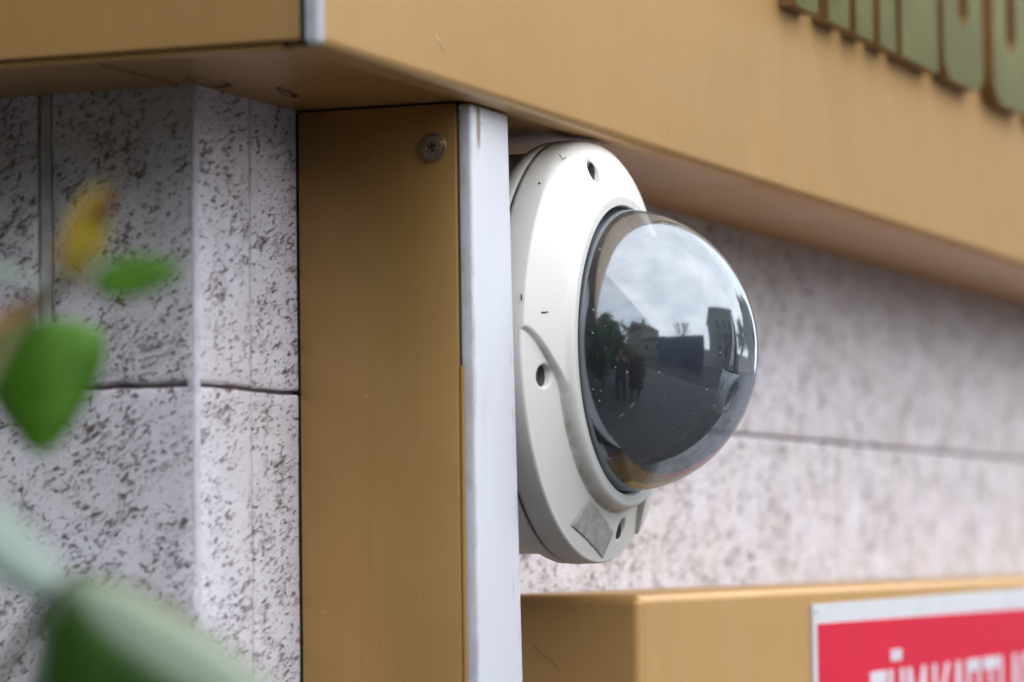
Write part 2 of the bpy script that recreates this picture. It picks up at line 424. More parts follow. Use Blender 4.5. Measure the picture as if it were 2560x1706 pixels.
# ------------------------------------------------------------------ corner post
PX0, PX1, PY = -.1155, -.0815, .0118
post = thing('corner_post', 'bronze gold post with white front edge strip standing between wall and camera', 'post')
box('side_cover', (PX0, PY + .0052, GROUND), (PX0 + .0025, YW - .0012, ZS - .0007), GOLD_POST, post, bevel=.0006)
fp = box('front_profile', (PX0 + .0004, PY, -.25), (PX1, PY + .0048, ZS - .0009), WHITE_STRIP, post, bevel=.0011, seg=3)
for v in fp.data.vertices: v.co.x += (.040 if v.co.x > (PX0 + PX1) / 2 else .005) * (ZS - v.co.z)
box('front_profile', (PX0 + .0021, PY, GROUND), (PX1 + .0130, PY + .0048, -.2506), WHITE_STRIP, post, bevel=.0011, seg=3)
box('gold_edge', (PX0 + .0002, PY + .0036, GROUND), (PX0 + .0022, PY + .0050, -.0100), GOLD_POST, post, bevel=.0005)
box('post_core', (PX0 + .0026, PY + .0049, GROUND), (PX1 - .0012, YW - .002, ZS - .0012), GAP, post)
box('sealant_line', (PX0 + .0006, YW - .0012, GROUND), (PX0 + .004, YW + .0004, ZS - .0008), GAP, post)
def screw_head(c, rad):
    """pan-head cross screw facing -x"""
    n = 44; V = []; F = []; idx = {}
    def h(u, v):
        r = math.hypot(u, v)
        if r > 1: return None
        hh = .30 + .30 * math.sqrt(max(0, 1 - (r / .86) ** 2)) if r < .80 else .30
        if r >= .80: hh = .40 * smooth01((1 - r) / .08) if r > .92 else .40
        if r < .80: hh = .42 + .22 * (1 - (r / .80) ** 2)
        if .78 < r < .84: hh -= .12
        a, b = (u * .94 + v * .34), (-u * .34 + v * .94)
        arm = max(smooth01((.105 - abs(a)) / .05) * smooth01((.36 - abs(b)) / .06), smooth01((.105 - abs(b)) / .05) * smooth01((.36 - abs(a)) / .06))
        return hh - .50 * arm
    nr, nt = 34, 72
    for i in range(nr + 1):
        r = i / nr
        for k in range(nt):
            t = 2 * math.pi * k / nt; u, v = r * math.cos(t), r * math.sin(t)
            V.append((c[0] - rad * .62 * max(0, h(u * .999, v * .999)), c[1] - u * rad, c[2] + v * rad))
    for i in range(nr):
        for k in range(nt):
            F.append((i * nt + k, (i + 1) * nt + k, (i + 1) * nt + (k + 1) % nt, i * nt + (k + 1) % nt))
    o = mesh_obj('screw', V, F, SCREW, post, True)
    bm = bmesh.new(); bm.from_mesh(o.data); bmesh.ops.remove_doubles(bm, verts=bm.verts[:], dist=1e-7)
    bmesh.ops.recalc_face_normals(bm, faces=bm.faces[:]); bm.to_mesh(o.data); bm.free()
    tag(o, 'bronze cross-head screw near the top of the post')
screw_head((PX0 + .0001, .0252, .0620), .0050)

# ------------------------------------------------------------------ lower gold box with sign
YB = .004
surround = thing('machine_surround', 'gold metal box panel with rounded corner below the camera', 'panel')
box('casing', (.0255, YB, GROUND), (2.6, YW - .0008, -.0865), GOLD, surround, bevel=.0042, seg=6)
sign = thing('notice_sign', 'red notice with white border and white lettering on the lower gold panel', 'sign', loc=(.2375, YB - .0012, -.30))
prism('card', [(.2372, -.0938), (.80, -.0912), (.80, -.46), (.2385, -.46)], YB - .0014, YB - .0002, CARD, sign)
prism('red_field', [(.2430, -.1020), (.79, -.1026), (.79, -.45), (.2440, -.45)], YB - .0018, YB - .0014, RED, sign)
prism('pin_mark', [(.2402, -.0978), (.2416, -.0975), (.2412, -.0965)], YB - .0017, YB - .0014, GAP, sign)
def stroke(a, b, w):
    a = Vector(a); b = Vector(b); d = (b - a).normalized(); n = Vector((-d.y, d.x)) * w / 2
    return [tuple(a + n), tuple(b + n), tuple(b - n), tuple(a - n)]
def glyph(ch, x0, x1, zt, zb, w):
    """bold condensed capitals made of convex pieces: lists of polygons in x,z"""
    H = zt - zb; W = x1 - x0; rect = lambda a, b, c, d: [(a, c), (b, c), (b, d), (a, d)]
    hb = w * .9
    if ch == 'T': return [rect(x0, x1, zt - hb, zt), rect((x0 + x1) / 2 - w / 2, (x0 + x1) / 2 + w / 2, zb, zt - hb)]
    if ch == 'L': return [rect(x0, x0 + w, zb, zt), rect(x0 + w, x1, zb, zb + hb)]
    if ch in 'UÜ':
        P = [rect(x0, x0 + w, zb + hb, zt), rect(x1 - w, x1, zb + hb, zt), [(x0 + w * .5, zb), (x1 - w * .5, zb), (x1, zb + hb), (x0, zb + hb)]]
        if ch == 'Ü':
            g = .0036; m = (x0 + x1) / 2
            P += [rect(m - w * 1.35, m - w * .12, zt + g, zt + g + .0052), rect(m + w * .12, m + w * 1.35, zt + g, zt + g + .0052)]
        return P
    if ch == 'M':
        m = (x0 + x1) / 2; zm = zb + H * .25
        return [rect(x0, x0 + w, zb, zt), rect(x1 - w, x1, zb, zt), [(x0 + w, zt), (x0 + w, zt - H * .3), (m, zm), (m, zm + H * .3)], [(x1 - w, zt), (m, zm + H * .3), (m, zm), (x1 - w, zt - H * .3)]]
    if ch == 'K':
        zm = zb + H * .5
        return [rect(x0, x0 + w, zb, zt), [(x0 + w, zm), (x1 - w * 1.05, zt), (x1, zt), (x0 + w, zm - H * .2)], [(x0 + w, zm), (x0 + w * 1.5, zm + H * .1), (x1, zb), (x1 - w * 1.1, zb)]]
    if ch == 'A':
        m = (x0 + x1) / 2
        return [[(x0, zb), (x0 + w, zb), (m, zt - H * .12), (m, zt), (m - w * .6, zt)], [(x1, zb), (m + w * .6, zt), (m, zt), (m, zt - H * .12), (x1 - w, zb)], rect(x0 + W * .28, x1 - W * .28, zb + H * .2, zb + H * .34)]
    if ch == 'R':
        zm = zb + H * .45; c = w * .35
        return [rect(x0, x0 + w, zb, zt), rect(x0 + w, x1 - c, zt - hb, zt), rect(x0 + w, x1 - c, zm, zm + hb), [(x1 - w, zm + hb), (x1 - c, zm), (x1, zm + c * 2), (x1, zt - c), (x1 - c, zt), (x1 - w, zt - hb)], [(x0 + w, zm), (x0 + w * 1.8, zm), (x1, zb), (x1 - w, zb)]]
    return []
def letter(name, ch, x0, x1, zt, zb, w, y0, y1, mat, parent):
    bm = bmesh.new()
    for poly in glyph(ch, x0, x1, zt, zb, w):
        A = [bm.verts.new((x, y0, z)) for x, z in poly]; B = [bm.verts.new((x, y1, z)) for x, z in poly]; n = len(poly)
        bm.faces.new(A); bm.faces.new(B[::-1])
        for i in range(n): bm.faces.new((A[i], B[i], B[(i + 1) % n], A[(i + 1) % n]))
    return bm_obj(name, bm, mat, parent)
def sx(u):   # horizontal position along the notice of a column measured on its lettering
    return SXA + (u - 760) * SXB + (u - 760) ** 2 * SXC
SXA, SXB, SXC = .3217, .000157, 2.15e-8
for ch, a, b in (('T', 760, 925), ('Ü', 950, 1105), ('M', 1138, 1322), ('K', 1392, 1560), ('A', 1588, 1705), ('R', 1730, 1868), ('T', 1890, 2040), ('L', 2052, 2135), ('A', 2160, 2265), ('R', 2290, 2420)):
    letter('letter', ch, sx(a), sx(b), -.1247, -.170, .0066, YB - .0021, YB - .0018, CARD_TEXT, sign)

# ------------------------------------------------------------------ raised fascia letters
lett = thing('fascia_lettering', 'polished gold raised letters on the front of the canopy', 'lettering', loc=(.25, YF, .152))
ZB, ZT, YL = .152, .262, YF - .0078
def raised(poly):
    o = prism('letter', poly, YL, YF - .0003, MIRROR_GOLD, lett)
    o.data.materials.append(MIRROR_SIDE)
    for p in o.data.polygons:
        if abs(p.normal.y) < .5: p.material_index = 1
    return o
def u_shape(x0, x1, cw, zc):
    m = (x0 + x1) / 2; P = [(x0, ZT), (x0, ZB + .012)]
    for i in range(1, 7): a = math.pi / 2 * i / 6; P.append((x0 + .016 - .016 * math.cos(a), ZB + .012 - .012 * math.sin(a)))
    for i in range(0, 7): a = math.pi / 2 * i / 6; P.append((x1 - .016 + .016 * math.sin(a), ZB + .012 - .012 * math.cos(a)))
    P += [(x1, ZT), (m + cw, ZT), (m + cw, zc + .006), (m + cw * .5, zc), (m - cw * .5, zc), (m - cw, zc + .006), (m - cw, ZT)]
    return P
raised([(.2515, ZB), (.2824, ZB), (.2824, .198), (.2946, .198), (.2946, ZB), (.3207, ZB), (.3207, ZT), (.2946, ZT), (.2946, .220), (.2824, .220), (.2824, ZT), (.2515, ZT)])
raised([(.2035, ZB), (.2345, ZB), (.2345, ZT), (.2035, ZT)])
raised([(.3335, ZB), (.3592, ZB), (.3592, ZT), (.3335, ZT)])
raised([(.3700, ZB), (.4350, ZB), (.4350, .186), (.4270, .197), (.4100, .204), (.4100, ZT), (.3700, ZT)])
raised(u_shape(.4473, .5240, .0105, .181))
raised(u_shape(.5470, .6240, .0105, .181))
raised([(.640, ZB), (.668, ZB), (.668, ZT), (.640, ZT)])

# ------------------------------------------------------------------ dome security camera
cctv = thing('security_camera', 'white dome security camera with smoked clear bubble mounted on the stone wall', 'security camera')
RD, DD = .0500, .0468
HOLES = [R(105), R(190.3), R(281), R(13)]
RH = .0642
REDGE = .0752
def edge_round(th): return .0013 + .0062 * smooth01((math.sin(th) - .62) / .33)   # the shoulder is rounder at the top
def cover_y(r, th):
    th = th % (2 * math.pi)
    yb = -.0010
    f = max(0, (r - .0555) / (REDGE - .0555))
    fair = .0012 + (.0094 - .0012) * f ** 1.05
    t = smooth01((r - .0545) / .0030)
    upper = yb * (1 - t) + fair * t
    if r < .0535: upper = .0035 + (yb - .0035) * smooth01((r - .0502) / .0012)
    plate = .0044 + (.0106 - .0044) * max(0, (r - .0565) / (REDGE - .0565))
    dm = recess(r, th)
    a = smooth01(dm / .0012 + .5)
    return upper * (1 - a) + plate * a + .0003 * max(0, 1 - abs(dm) / .0010)
def recess(r, th):
    """distance inside the recessed quarter; its border slants from the outer edge and turns along the bezel"""
    g = max(0., min(1., (r - .0565) / .0190))
    th0 = R(194.5) - R(18) * (1 - (1 - g) ** 1.9); th1 = R(297) + R(3.5) * g
    d = min((th - th0) * r, 1.)
    def smin(p, q, k):
        h = max(k - abs(p - q), 0) / k; return min(p, q) - h * h * k / 4
    return smin(smin(d, r - .0566, .0040), (th1 - th) * r, .0030)
def build_cover():
    nt = 1080
    r0 = [.0502, .0504, .0507, .0511, .0516]
    V = []; F = []
    NR = 74; m = len(r0) + NR + 6 + 3
    for i in range(nt):
        th = 2 * math.pi * i / nt; c, s = math.cos(th), math.sin(th)
        rr = edge_round(th); re = REDGE - rr * .9
        for r in r0 + [.0516 + (re - .0516) * k / NR for k in range(1, NR + 1)]:
            y = cover_y(r, th)
            for h in HOLES:
                d = math.hypot(r * c - RH * math.cos(h), r * s - RH * math.sin(h))
                if d < .0046:
                    y += .0085 * smooth01((.0038 - d) / .0004) + .0004 * smooth01((.0046 - d) / .0008)
            V.append((r * c, y, r * s))
        y0 = cover_y(re, th)
        for k in range(1, 7):
            a = math.pi / 2 * k / 6
            V.append(((re + rr * .9 * math.sin(a)) * c, y0 + rr * (1 - math.cos(a)), (re + rr * .9 * math.sin(a)) * s))
        for yy, dr in ((.0185, .0002), (.0197, .0002), (.0201, -.0004)):
            V.append(((REDGE + dr) * c, yy, (REDGE + dr) * s))
    for i in range(nt):
        j = (i + 1) % nt
        for k in range(m - 1): F.append((i * m + k, i * m + k + 1, j * m + k + 1, j * m + k))
    bm = bmesh.new()
    vs = [bm.verts.new(v) for v in V]
    for f in F: bm.faces.new([vs[q] for q in f])
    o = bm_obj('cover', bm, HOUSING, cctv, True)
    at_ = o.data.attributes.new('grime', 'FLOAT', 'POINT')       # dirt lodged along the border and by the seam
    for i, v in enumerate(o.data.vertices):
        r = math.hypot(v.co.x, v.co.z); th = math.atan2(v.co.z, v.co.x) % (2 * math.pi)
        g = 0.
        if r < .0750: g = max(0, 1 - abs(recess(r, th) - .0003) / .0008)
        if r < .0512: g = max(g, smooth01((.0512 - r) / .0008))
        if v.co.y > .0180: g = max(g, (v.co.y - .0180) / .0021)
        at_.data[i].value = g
    return o
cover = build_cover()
for h in HOLES:
    bm = bmesh.new(); c = Vector((RH * math.cos(h), 0, RH * math.sin(h))); y = cover_y(RH, h)
    tube(bm, c + Vector((0, y + .0074, 0)), c + Vector((0, y + .0095, 0)), .0028, .0028, 20)
    sc_ = bm_obj('cover_screw', bm, STEEL, cctv)
    bm = bmesh.new()
    for k in range(1): tube(bm, c + Vector((0, y + .0072, 0)), c + Vector((0, y + .0080, 0)), .0011, .0011, 6)
    bm_obj('hex_socket', bm, BLACK, sc_)
for h in HOLES:  # added grey tubes; their colour stands in for shade inside the holes
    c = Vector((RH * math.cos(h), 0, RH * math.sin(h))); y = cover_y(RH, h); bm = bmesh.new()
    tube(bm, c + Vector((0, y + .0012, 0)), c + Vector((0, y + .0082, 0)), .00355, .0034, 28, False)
    bm_obj('hole_liner', bm, HOLE_SHADE, cctv, True)
lathe_y('base', [(.0738, .0208), (.0750, .0211), (.0752, .0216), (.0751, .0240), (.0742, .0262), (.0724, .0282), (.0716, .031), (.0716, YW - .0006), (.03, YW - .0006)], HOUSING, cctv)
lathe_y('seam_gasket', [(.0733, .0198), (.0742, .0199), (.0742, .0210), (.0733, .0211)], RUBBER, cctv)
lathe_y('dome_seal', [(.0490, .0020), (.0500, .0012), (.0504, .0012), (.0504, .0045), (.0490, .0045)], RUBBER, cctv)
prof = [(RD, .0022)]
prof += [(RD * math.cos(a), -DD * math.sin(a)) for a in [math.pi / 2 * i / 64 for i in range(65)]]
prof[-1] = (0.0, -DD)
dome = lathe_y('dome', prof, DOME, cctv, 160)
tag(dome, 'smoked clear plastic dome reflecting the cloudy sky and street')
# inner shroud: a dark ball with a slot for the lens
def shroud():
    Rr = .0405; V = []; F = []; nu, nv = 128, 48
    prof = [(Rr * math.cos(a), -Rr * .97 * math.sin(a)) for a in [math.pi / 2 * i / nv for i in range(nv + 1)]]
    for i in range(nu):
        t = 2 * math.pi * i / nu
        for r, y in [(.0495, .006), (.0445, .006), (.0412, .004)] + prof: V.append((max(r, 1e-6) * math.cos(t), y, max(r, 1e-6) * math.sin(t)))
    m = nv + 4
    for i in range(nu):
        j = (i + 1) % nu
        for k in range(m - 1):
            q = (i * m + k, i * m + k + 1, j * m + k + 1, j * m + k)
            c = sum((Vector(V[v]) for v in q), Vector()) / 4
            # slot: a band round x from the front downwards
            if k > 8 and -.0085 < c.x < .0095 and c.y < -.006 and c.z < .004: continue
            F.append(q)
    o = mesh_obj('inner_shroud', V, F, BLACK, cctv, True)
    md = o.modifiers.new('s', 'SOLIDIFY'); md.thickness = .0012; md.offset = -1
    return o
shroud()
lathe_y('inner_backing', [(.0001, .0085), (.0485, .0085)], BLACK, cctv, 64)
LD = Vector((.05, -.90, -.42)).normalized()     # viewing direction of the lens
LTIP = Vector((.0015, -.0385, -.0170))
la = LD.cross(Vector((1, 0, 0))).normalized(); lb = LD.cross(la).normalized()
def lathe_axis(name, prof, mat, parent, n=64):
    V = []; F = []; m = len(prof)
    for i in range(n):
        t = 2 * math.pi * i / n; e = la * math.cos(t) + lb * math.sin(t)
        for r, d in prof: V.append(LTIP + LD * d + e * r)
    for i in range(n):
        j = (i + 1) % n
        for k in range(m - 1): F.append((i * m + k, i * m + k + 1, j * m + k + 1, j * m + k))
    bm = bmesh.new(); vs = [bm.verts.new(v) for v in V]
    for f in F: bm.faces.new([vs[q] for q in f])
    bmesh.ops.remove_doubles(bm, verts=bm.verts[:], dist=1e-7)
    o = bm_obj(name, bm, mat, parent, True); o.data.set_sharp_from_angle(angle=R(30)); return o
LR = .0072
barrel = lathe_axis('lens_barrel', [(.0050, -.001), (.0055, 0), (LR, .0), (LR + .0003, -.0006), (LR + .0003, -.0022), (LR, -.0026), (LR, -.0105), (LR + .0005, -.011), (LR + .0005, -.026), (.001, -.026)], BARREL, cctv)
lathe_axis('lens_glass', [(.0001, -.0012), (.0030, -.0014), (.0051, -.0024)], LENSGLASS, barrel)
lathe_axis('dark_band', [(LR + .00005, -.0070), (LR + .00012, -.0071), (LR + .00012, -.0104), (LR + .00005, -.0105)], BLACK, barrel)
lathe_axis('white_ring', [(LR + .0001, -.0060), (LR + .00022, -.0061), (LR + .00022, -.0066), (LR + .0001, -.0067)], PRINT_W, barrel)
def wrap_text(txt, size, d0, ang0):
    cu = bpy.data.curves.new('print', 'FONT'); cu.body = txt; cu.size = size; cu.offset = size * .02
    ob = bpy.data.objects.new('print', cu); COL.objects.link(ob)
    dg = bpy.context.evaluated_depsgraph_get(); me = bpy.data.meshes.new_from_object(ob.evaluated_get(dg))
    bpy.data.objects.remove(ob)
    rr = LR + .0006 if d0 < -.0115 else LR + .0002
    for v in me.vertices:
        t = ang0 + v.co.x / rr
        v.co = LTIP + LD * (d0 + v.co.y) + (la * math.cos(t) + lb * math.sin(t)) * rr
    me.materials.clear(); me.materials.append(PRINT_W)
    o = bpy.data.objects.new('lens_print', me); link(o, barrel)
wrap_text('3-9.0mm', .0030, -.0098, R(200)); wrap_text('1:2.0', .0026, -.0142, R(205))
# worn label on the cover
def label():
    # corners in (x, z) on the cover face
    P = [Vector(p) for p in LABEL]
    n = 14; V = []; F = []
    for i in range(n + 1):
        for j in range(n + 1):
            a, b = i / n, j / n
            p = (P[0] * (1 - a) + P[1] * a) * (1 - b) + (P[3] * (1 - a) + P[2] * a) * b
            if i in (0, n) or j in (0, n): p = p + Vector((noise.noise(Vector((i * .9, j * .9, 3))), noise.noise(Vector((i * .9, j * .9, 7))))) * .00045
            r, th = p.length, math.atan2(p.y, p.x)
            V.append((p.x, cover_y(min(r, .0739), th) + max(0, r - .0739) * .5 - .00025, p.y))
    for i in range(n):
        for j in range(n): q = i * (n + 1) + j; F.append((q, q + 1, q + n + 2, q + n + 1))
    o = mesh_obj('worn_label', V, F, STICKER, cctv, True)
    md = o.modifiers.new('s', 'SOLIDIFY'); md.thickness = .00015
    return tag(o, 'worn blank grey label on the camera cover')
LABEL = [(-.0340, -.0620), (-.0260, -.0525), (.0040, -.0645), (.0004, -.0735)]
label()
for pts, r_ in (([(-.0673, .0062, .0098), (-.0660, .0056, .00985), (-.0643, .0050, .0101)], .00022), ([(-.0360, .0106, .0668), (-.0378, .0088, .0649), (-.0344, .0087, .0659)], .00018), ([(-.0744, .0107, .0158), (-.0748, .0104, .0137)], .00025), ([(-.0518, .0124, .0556), (-.0512, .0122, .0553)], .0003)):
    path_tube('scuff', pts, r_, RUBBER, cctv, 5)
# a dry thread of cobweb between casing, post and wall
web = thing('cobweb', 'fine grey cobweb threads by the post above and below the gold panel top', 'cobweb', loc=(.02, .03, -.0865))
WEB = plain('dusty_thread', (.22, .20, .18), .9)
for pts in ([(.020, .071, -.070), (.024, .066, -.076), (.029, .064, -.0785), (.030, .061, -.0862)], [(.016, .072, -.079), (.024, .066, -.0825), (.031, .060, -.0862)], [(.0252, .046, -.104), (.0251, .043, -.108), (.025, .0395, -.1095), (.0252, .036, -.114)]):
    path_tube('thread', pts, .00012, WEB, web, 5)

# ------------------------------------------------------------------ shrub in the foreground
def at(px, py, depth):
    """point at a distance in front of the viewpoint, px/py measured on a 2353 x 1568 plan"""
    return CAM_POS + (FWD + RIGHT * ((px - 1176.5) / 8180.) - UPV * ((py - 784.) / 8180.)) * depth
def leaf_mat(name, c, c2, rough=.34, trans=.25, coat=0., spec=.5):
    t = NT(name); a = t.noise(120, 3, .6)
    t.base(t.mix(t.ramp(a, .35, .7), c, c2), rough, 0, spec)
    t.b.inputs['Subsurface Weight'].default_value = 0
    t.b.inputs['Coat Weight'].default_value = coat; t.b.inputs['Coat Roughness'].default_value = .22; t.b.inputs['Coat IOR'].default_value = 1.7
    tr = t.n('ShaderNodeBsdfTranslucent'); tr.inputs[0].default_value = (*[x * 1.6 for x in c2], 1)
    m = t.n('ShaderNodeMixShader'); m.inputs[0].default_value = trans
    t.l(t.b.outputs[0], m.inputs[1]); t.l(tr.outputs[0], m.inputs[2]); t.l(m.outputs[0], t.out.inputs[0]); return t.m
LEAF = leaf_mat('glossy_green_leaf', (.060, .165, .010), (.085, .215, .014), .5, .3, 0., .2)
LEAF_P = leaf_mat('pale_waxy_leaf', (.13, .20, .165), (.16, .24, .195), .4, .2, .25)
LEAF_D = leaf_mat('dark_green_leaf', (.030, .085, .010), (.042, .11, .014), .36, .12, .85)
LEAF_Y = leaf_mat('yellow_young_leaf', (.54, .34, .05), (.36, .36, .03), .5, .4, 0., .25)
LEAF_O = leaf_mat('orange_young_leaf', (.38, .15, .05), (.32, .20, .07), .4, .3)
TWIG = plain('green_brown_twig', (.16, .14, .05), .6)
shrub = thing('shrub', 'out of focus leafy shrub with glossy green leaves in the left foreground', 'shrub', loc=at(-300, 2600, .66))
def leaf(b, t, width, face, fold=.35, mat=None, droop=.1, name='leaf', shape=.8, lop=0.):
    """blade from base b to tip t; face: direction the upper side looks; fold: V of the two halves"""
    b, t = Vector(b), Vector(t); ax = t - b; L = ax.length; d = ax.normalized()
    f = Vector(face); f = (f - d * f.dot(d)).normalized(); s = d.cross(f)
    n = 14; V = []; F = []
    for i in range(n + 1):
        u = i / n; w = width / 2 * (math.sin(math.pi * min(1, (u * .98 + .02) ** shape)) ** .7)
        c = b + ax * u - f * (droop * L * (u - .5) ** 2 * 2)
        w0 = w
        for k in (-1, -.66, -.33, 0, .33, .66, 1):
            w = w0 * (1 + lop * (1 if k > 0 else -1))
            V.append(c + s * (w * k) + f * (abs(k) * w * fold - abs(k) ** 3 * w * .25))
    for i in range(n):
        for k in range(6): q = i * 7 + k; F.append((q, q + 1, q + 8, q + 7))
    V = [v + f * (L * .012 * noise.noise(v * 160)) + s * (L * .010 * noise.noise(v * 110 + Vector((4, 4, 4)))) for v in V]
    o = mesh_obj(name, V, F, mat or LEAF, shrub, True)
    md = o.modifiers.new('s', 'SOLIDIFY'); md.thickness = .0005
    return o
def dirv(r, u, f): return RIGHT * r + UPV * u - FWD * f
DZ = .64
leaf(at(70, 735, .70), at(98, 1050, .695), .0262, dirv(-.1, .15, 1), -.35, LEAF, .05, shape=.46)
leaf(at(210, 652, .67), at(425, 615, .67), .0086, dirv(.0, .35, 1), .25, LEAF)
leaf(at(160, 640, .66), at(232, 428, .66), .0080, dirv(.4, .1, 1), .3, LEAF_Y)
leaf(at(130, 650, .72), at(-90, 585, .69), .0085, dirv(.05, 1.0, .75), .1, LEAF_P)
leaf(at(118, 668, .72), at(-70, 790, .70), .0046, dirv(-.1, .6, 1), .2, LEAF_O)
leaf(at(160, 1315, DZ), at(760, 1735, DZ - .01), .0370, dirv(.28, .46, .84), -.50, LEAF_D, .06, shape=.72, lop=.40)
leaf(at(170, 1345, DZ - .01), at(-170, 1090, DZ - .025), .0190, dirv(.15, 1.0, .75), .12, LEAF_P)
leaf(at(-60, 1700, DZ), at(230, 1790, DZ - .02), .02, dirv(0, .8, .8), .3, LEAF)
leaf(at(-120, 930, DZ), at(-330, 800, DZ - .02), .02, dirv(0, .6, .9), .3, LEAF)
leaf(at(-140, 1450, DZ), at(-360, 1330, DZ - .02), .021, dirv(.2, .8, .8), .3, LEAF_D)
path_tube('stem', [at(-300, 2600, .66), at(-160, 2000, .655), at(-40, 1650, .65), at(60, 1450, .645), at(150, 1335, .62)], [.0022, .0018, .0015, .0012, .0008], TWIG, shrub)
path_tube('stem', [at(-160, 2000, .655), at(-170, 1500, .655), at(-120, 1050, .65), at(20, 780, .67), at(125, 655, .67), at(160, 638, .66)], [.0018, .0016, .0014, .0012, .0010, .0006], TWIG, shrub)
path_tube('stem', [at(-300, 2600, .66), Vector((at(-300, 2600, .66).x - .02, at(-300, 2600, .66).y + .03, -.8)), Vector((at(-300, 2600, .66).x - .05, at(-300, 2600, .66).y + .06, GROUND))], [.0022, .004, .007], TWIG, shrub)
path_tube('stem', [at(80, 725, .71), at(112, 690, .69), at(125, 655, .67)], .0006, TWIG, shrub)

path_tube('petiole', [at(125, 656, .67), at(165, 662, .67), at(215, 651, .67)], .0006, TWIG, shrub)
leaf(at(200, 520, .66), at(268, 425, .655), .0036, dirv(.3, .2, 1), .3, LEAF_O)
path_tube('petiole', [at(165, 640, .66), at(178, 600, .66), at(192, 556, .66)], .0005, TWIG, shrub)

# ------------------------------------------------------------------ the street opposite (seen in the dome)
def tree(name, label, pos, h, crown_r, leaves, cl, seed, bare=False, ls=.16, group=None):
    rnd = random.Random(seed)
    t = thing(name, label, 'tree', group, pos); P = Vector(pos)
    BARK = plain('bark', (.07, .055, .042), .9, scale=8)
    bm = bmesh.new(); tips = []
    th = h * (.45 if not bare else .5)
    tube(bm, P, P + Vector((0, 0, th)), h * .022, h * .014, 10)
    def limb(p, d, L, r, lv):
        q = p + d * L; tube(bm, p, q, r, r * .55, 7); tips.append(q); tips.append(p + d * L * .6)
        if lv > 0:
            for k in range(4 if bare else 3):
                nd = (d + Vector((rnd.uniform(-.8, .8), rnd.uniform(-.8, .8), rnd.uniform(-.2, .6)))).normalized()
                limb(q if k else p + d * L * .6, nd, L * rnd.uniform(.55, .75), r * .5, lv - 1)
    for k in range(7):
        a = k * 2.4; d = Vector((math.cos(a) * .7, math.sin(a) * .7, rnd.uniform(.5, 1.1))).normalized()
        limb(P + Vector((0, 0, th * rnd.uniform(.7, 1))), d, crown_r * .6, h * .010, 3 if bare else 2)
    bm_obj('trunk', bm, BARK, t)
    if not bare:
        V = []; F = []
        cc = P + Vector((0, 0, h - crown_r * .95))
        cl_ = []
        for k in range(46):
            v = Vector((rnd.gauss(0, 1), rnd.gauss(0, 1), rnd.gauss(0, 1))).normalized() * crown_r * rnd.uniform(.45, 1.0)
            cl_.append((cc + v, crown_r * rnd.uniform(.16, .34)))
        for k in range(leaves):
            c0, rr = rnd.choice(cl_)
            c = c0 + Vector((rnd.gauss(0, .5), rnd.gauss(0, .5), rnd.gauss(0, .5))) * rr
            a = Vector((rnd.gauss(0, 1), rnd.gauss(0, 1), rnd.gauss(0, 1))).normalized(); b = a.orthogonal().normalized(); s = ls * rnd.uniform(.6, 1.2)
            i = len(V); V += [c - a * s, c + b * s * .4, c + a * s, c - b * s * .4]; F.append((i, i + 1, i + 2, i + 3))
        mesh_obj('crown', V, F, leaf_mat('foliage', cl, tuple(x * 1.5 for x in cl), .5, .2), t)
    return t
def pol(az, d):   # place by bearing from the camera housing: 0 = straight out from the wall, + towards +x
    return (d * math.sin(R(az)), -d * math.cos(R(az)), GROUND)
tree('evergreen_tree', 'dark leafy evergreen tree behind the viewer on the pavement', (pol(-83, 6.5)), 4.6, 1.35, 4200, (.03, .055, .02), 3)
tree('bare_tree', 'thin bare tree behind the blue hoarding', (*pol(-14, 13)[:2], GROUND), 7.2, 2.0, 0, (0, 0, 0), 5, True)
tree('street_tree', 'green street tree farther along the pavement, nearer one', (8.6, -3.3, GROUND), 4.6, 1.6, 5200, (.085, .13, .04), 8)
tree('street_tree', 'green street tree farther along the pavement, farther one', (14.5, -3.4, GROUND), 5.2, 1.9, 5200, (.085, .13, .045), 9)
tree('street_tree', 'olive green street tree across the road at the far right', (15, -11.0, GROUND), 5.6, 2.0, 5200, (.045, .075, .03), 12)
for i_, (hx, hy, hh) in enumerate(((-2.6, 1.0, 2.9), (-2.2, 2.2, 3.7), (-3.5, 1.4, 4.2), (-2.5, 3.7, 3.8), (-2.85, -.12, 2.7))):  # added out of view to dim left faces; last one shows in dome
    tree('tall_shrub', ['tall dark shrub nearest the wall corner behind the viewer', 'tall dark shrub along the side wall, second from the corner', 'tallest dark shrub set back from the side wall', 'tall dark shrub along the side wall, farthest from the corner', 'tall dark shrub beside the photographer'][i_], (hx, hy, GROUND), hh, 1.15, 6500, (.05, .085, .028), 40 + i_, ls=.13, group='shrubs along the side wall')
BLUE = plain('blue_painted_sheet', (.022, .035, .09), .5, scale=3); BLUE_D = plain('dark_blue_frame', (.02, .035, .09), .5)
hoard = thing('site_hoarding', 'blue sheet metal hoarding across the road', 'fence', loc=(-2, -7.3, GROUND))
for i in range(6):
    x = -5.3 + i * 1.02
    box('hoarding_panel', (x, -7.3, GROUND - .12), (x + 1.0, -7.25, GROUND + 2.75), BLUE, hoard)
for i in range(7): box('hoarding_post', (-5.36 + i * 1.02, -7.42, GROUND - .12), (-5.28 + i * 1.02, -7.301, GROUND + 2.82), BLUE_D, hoard)
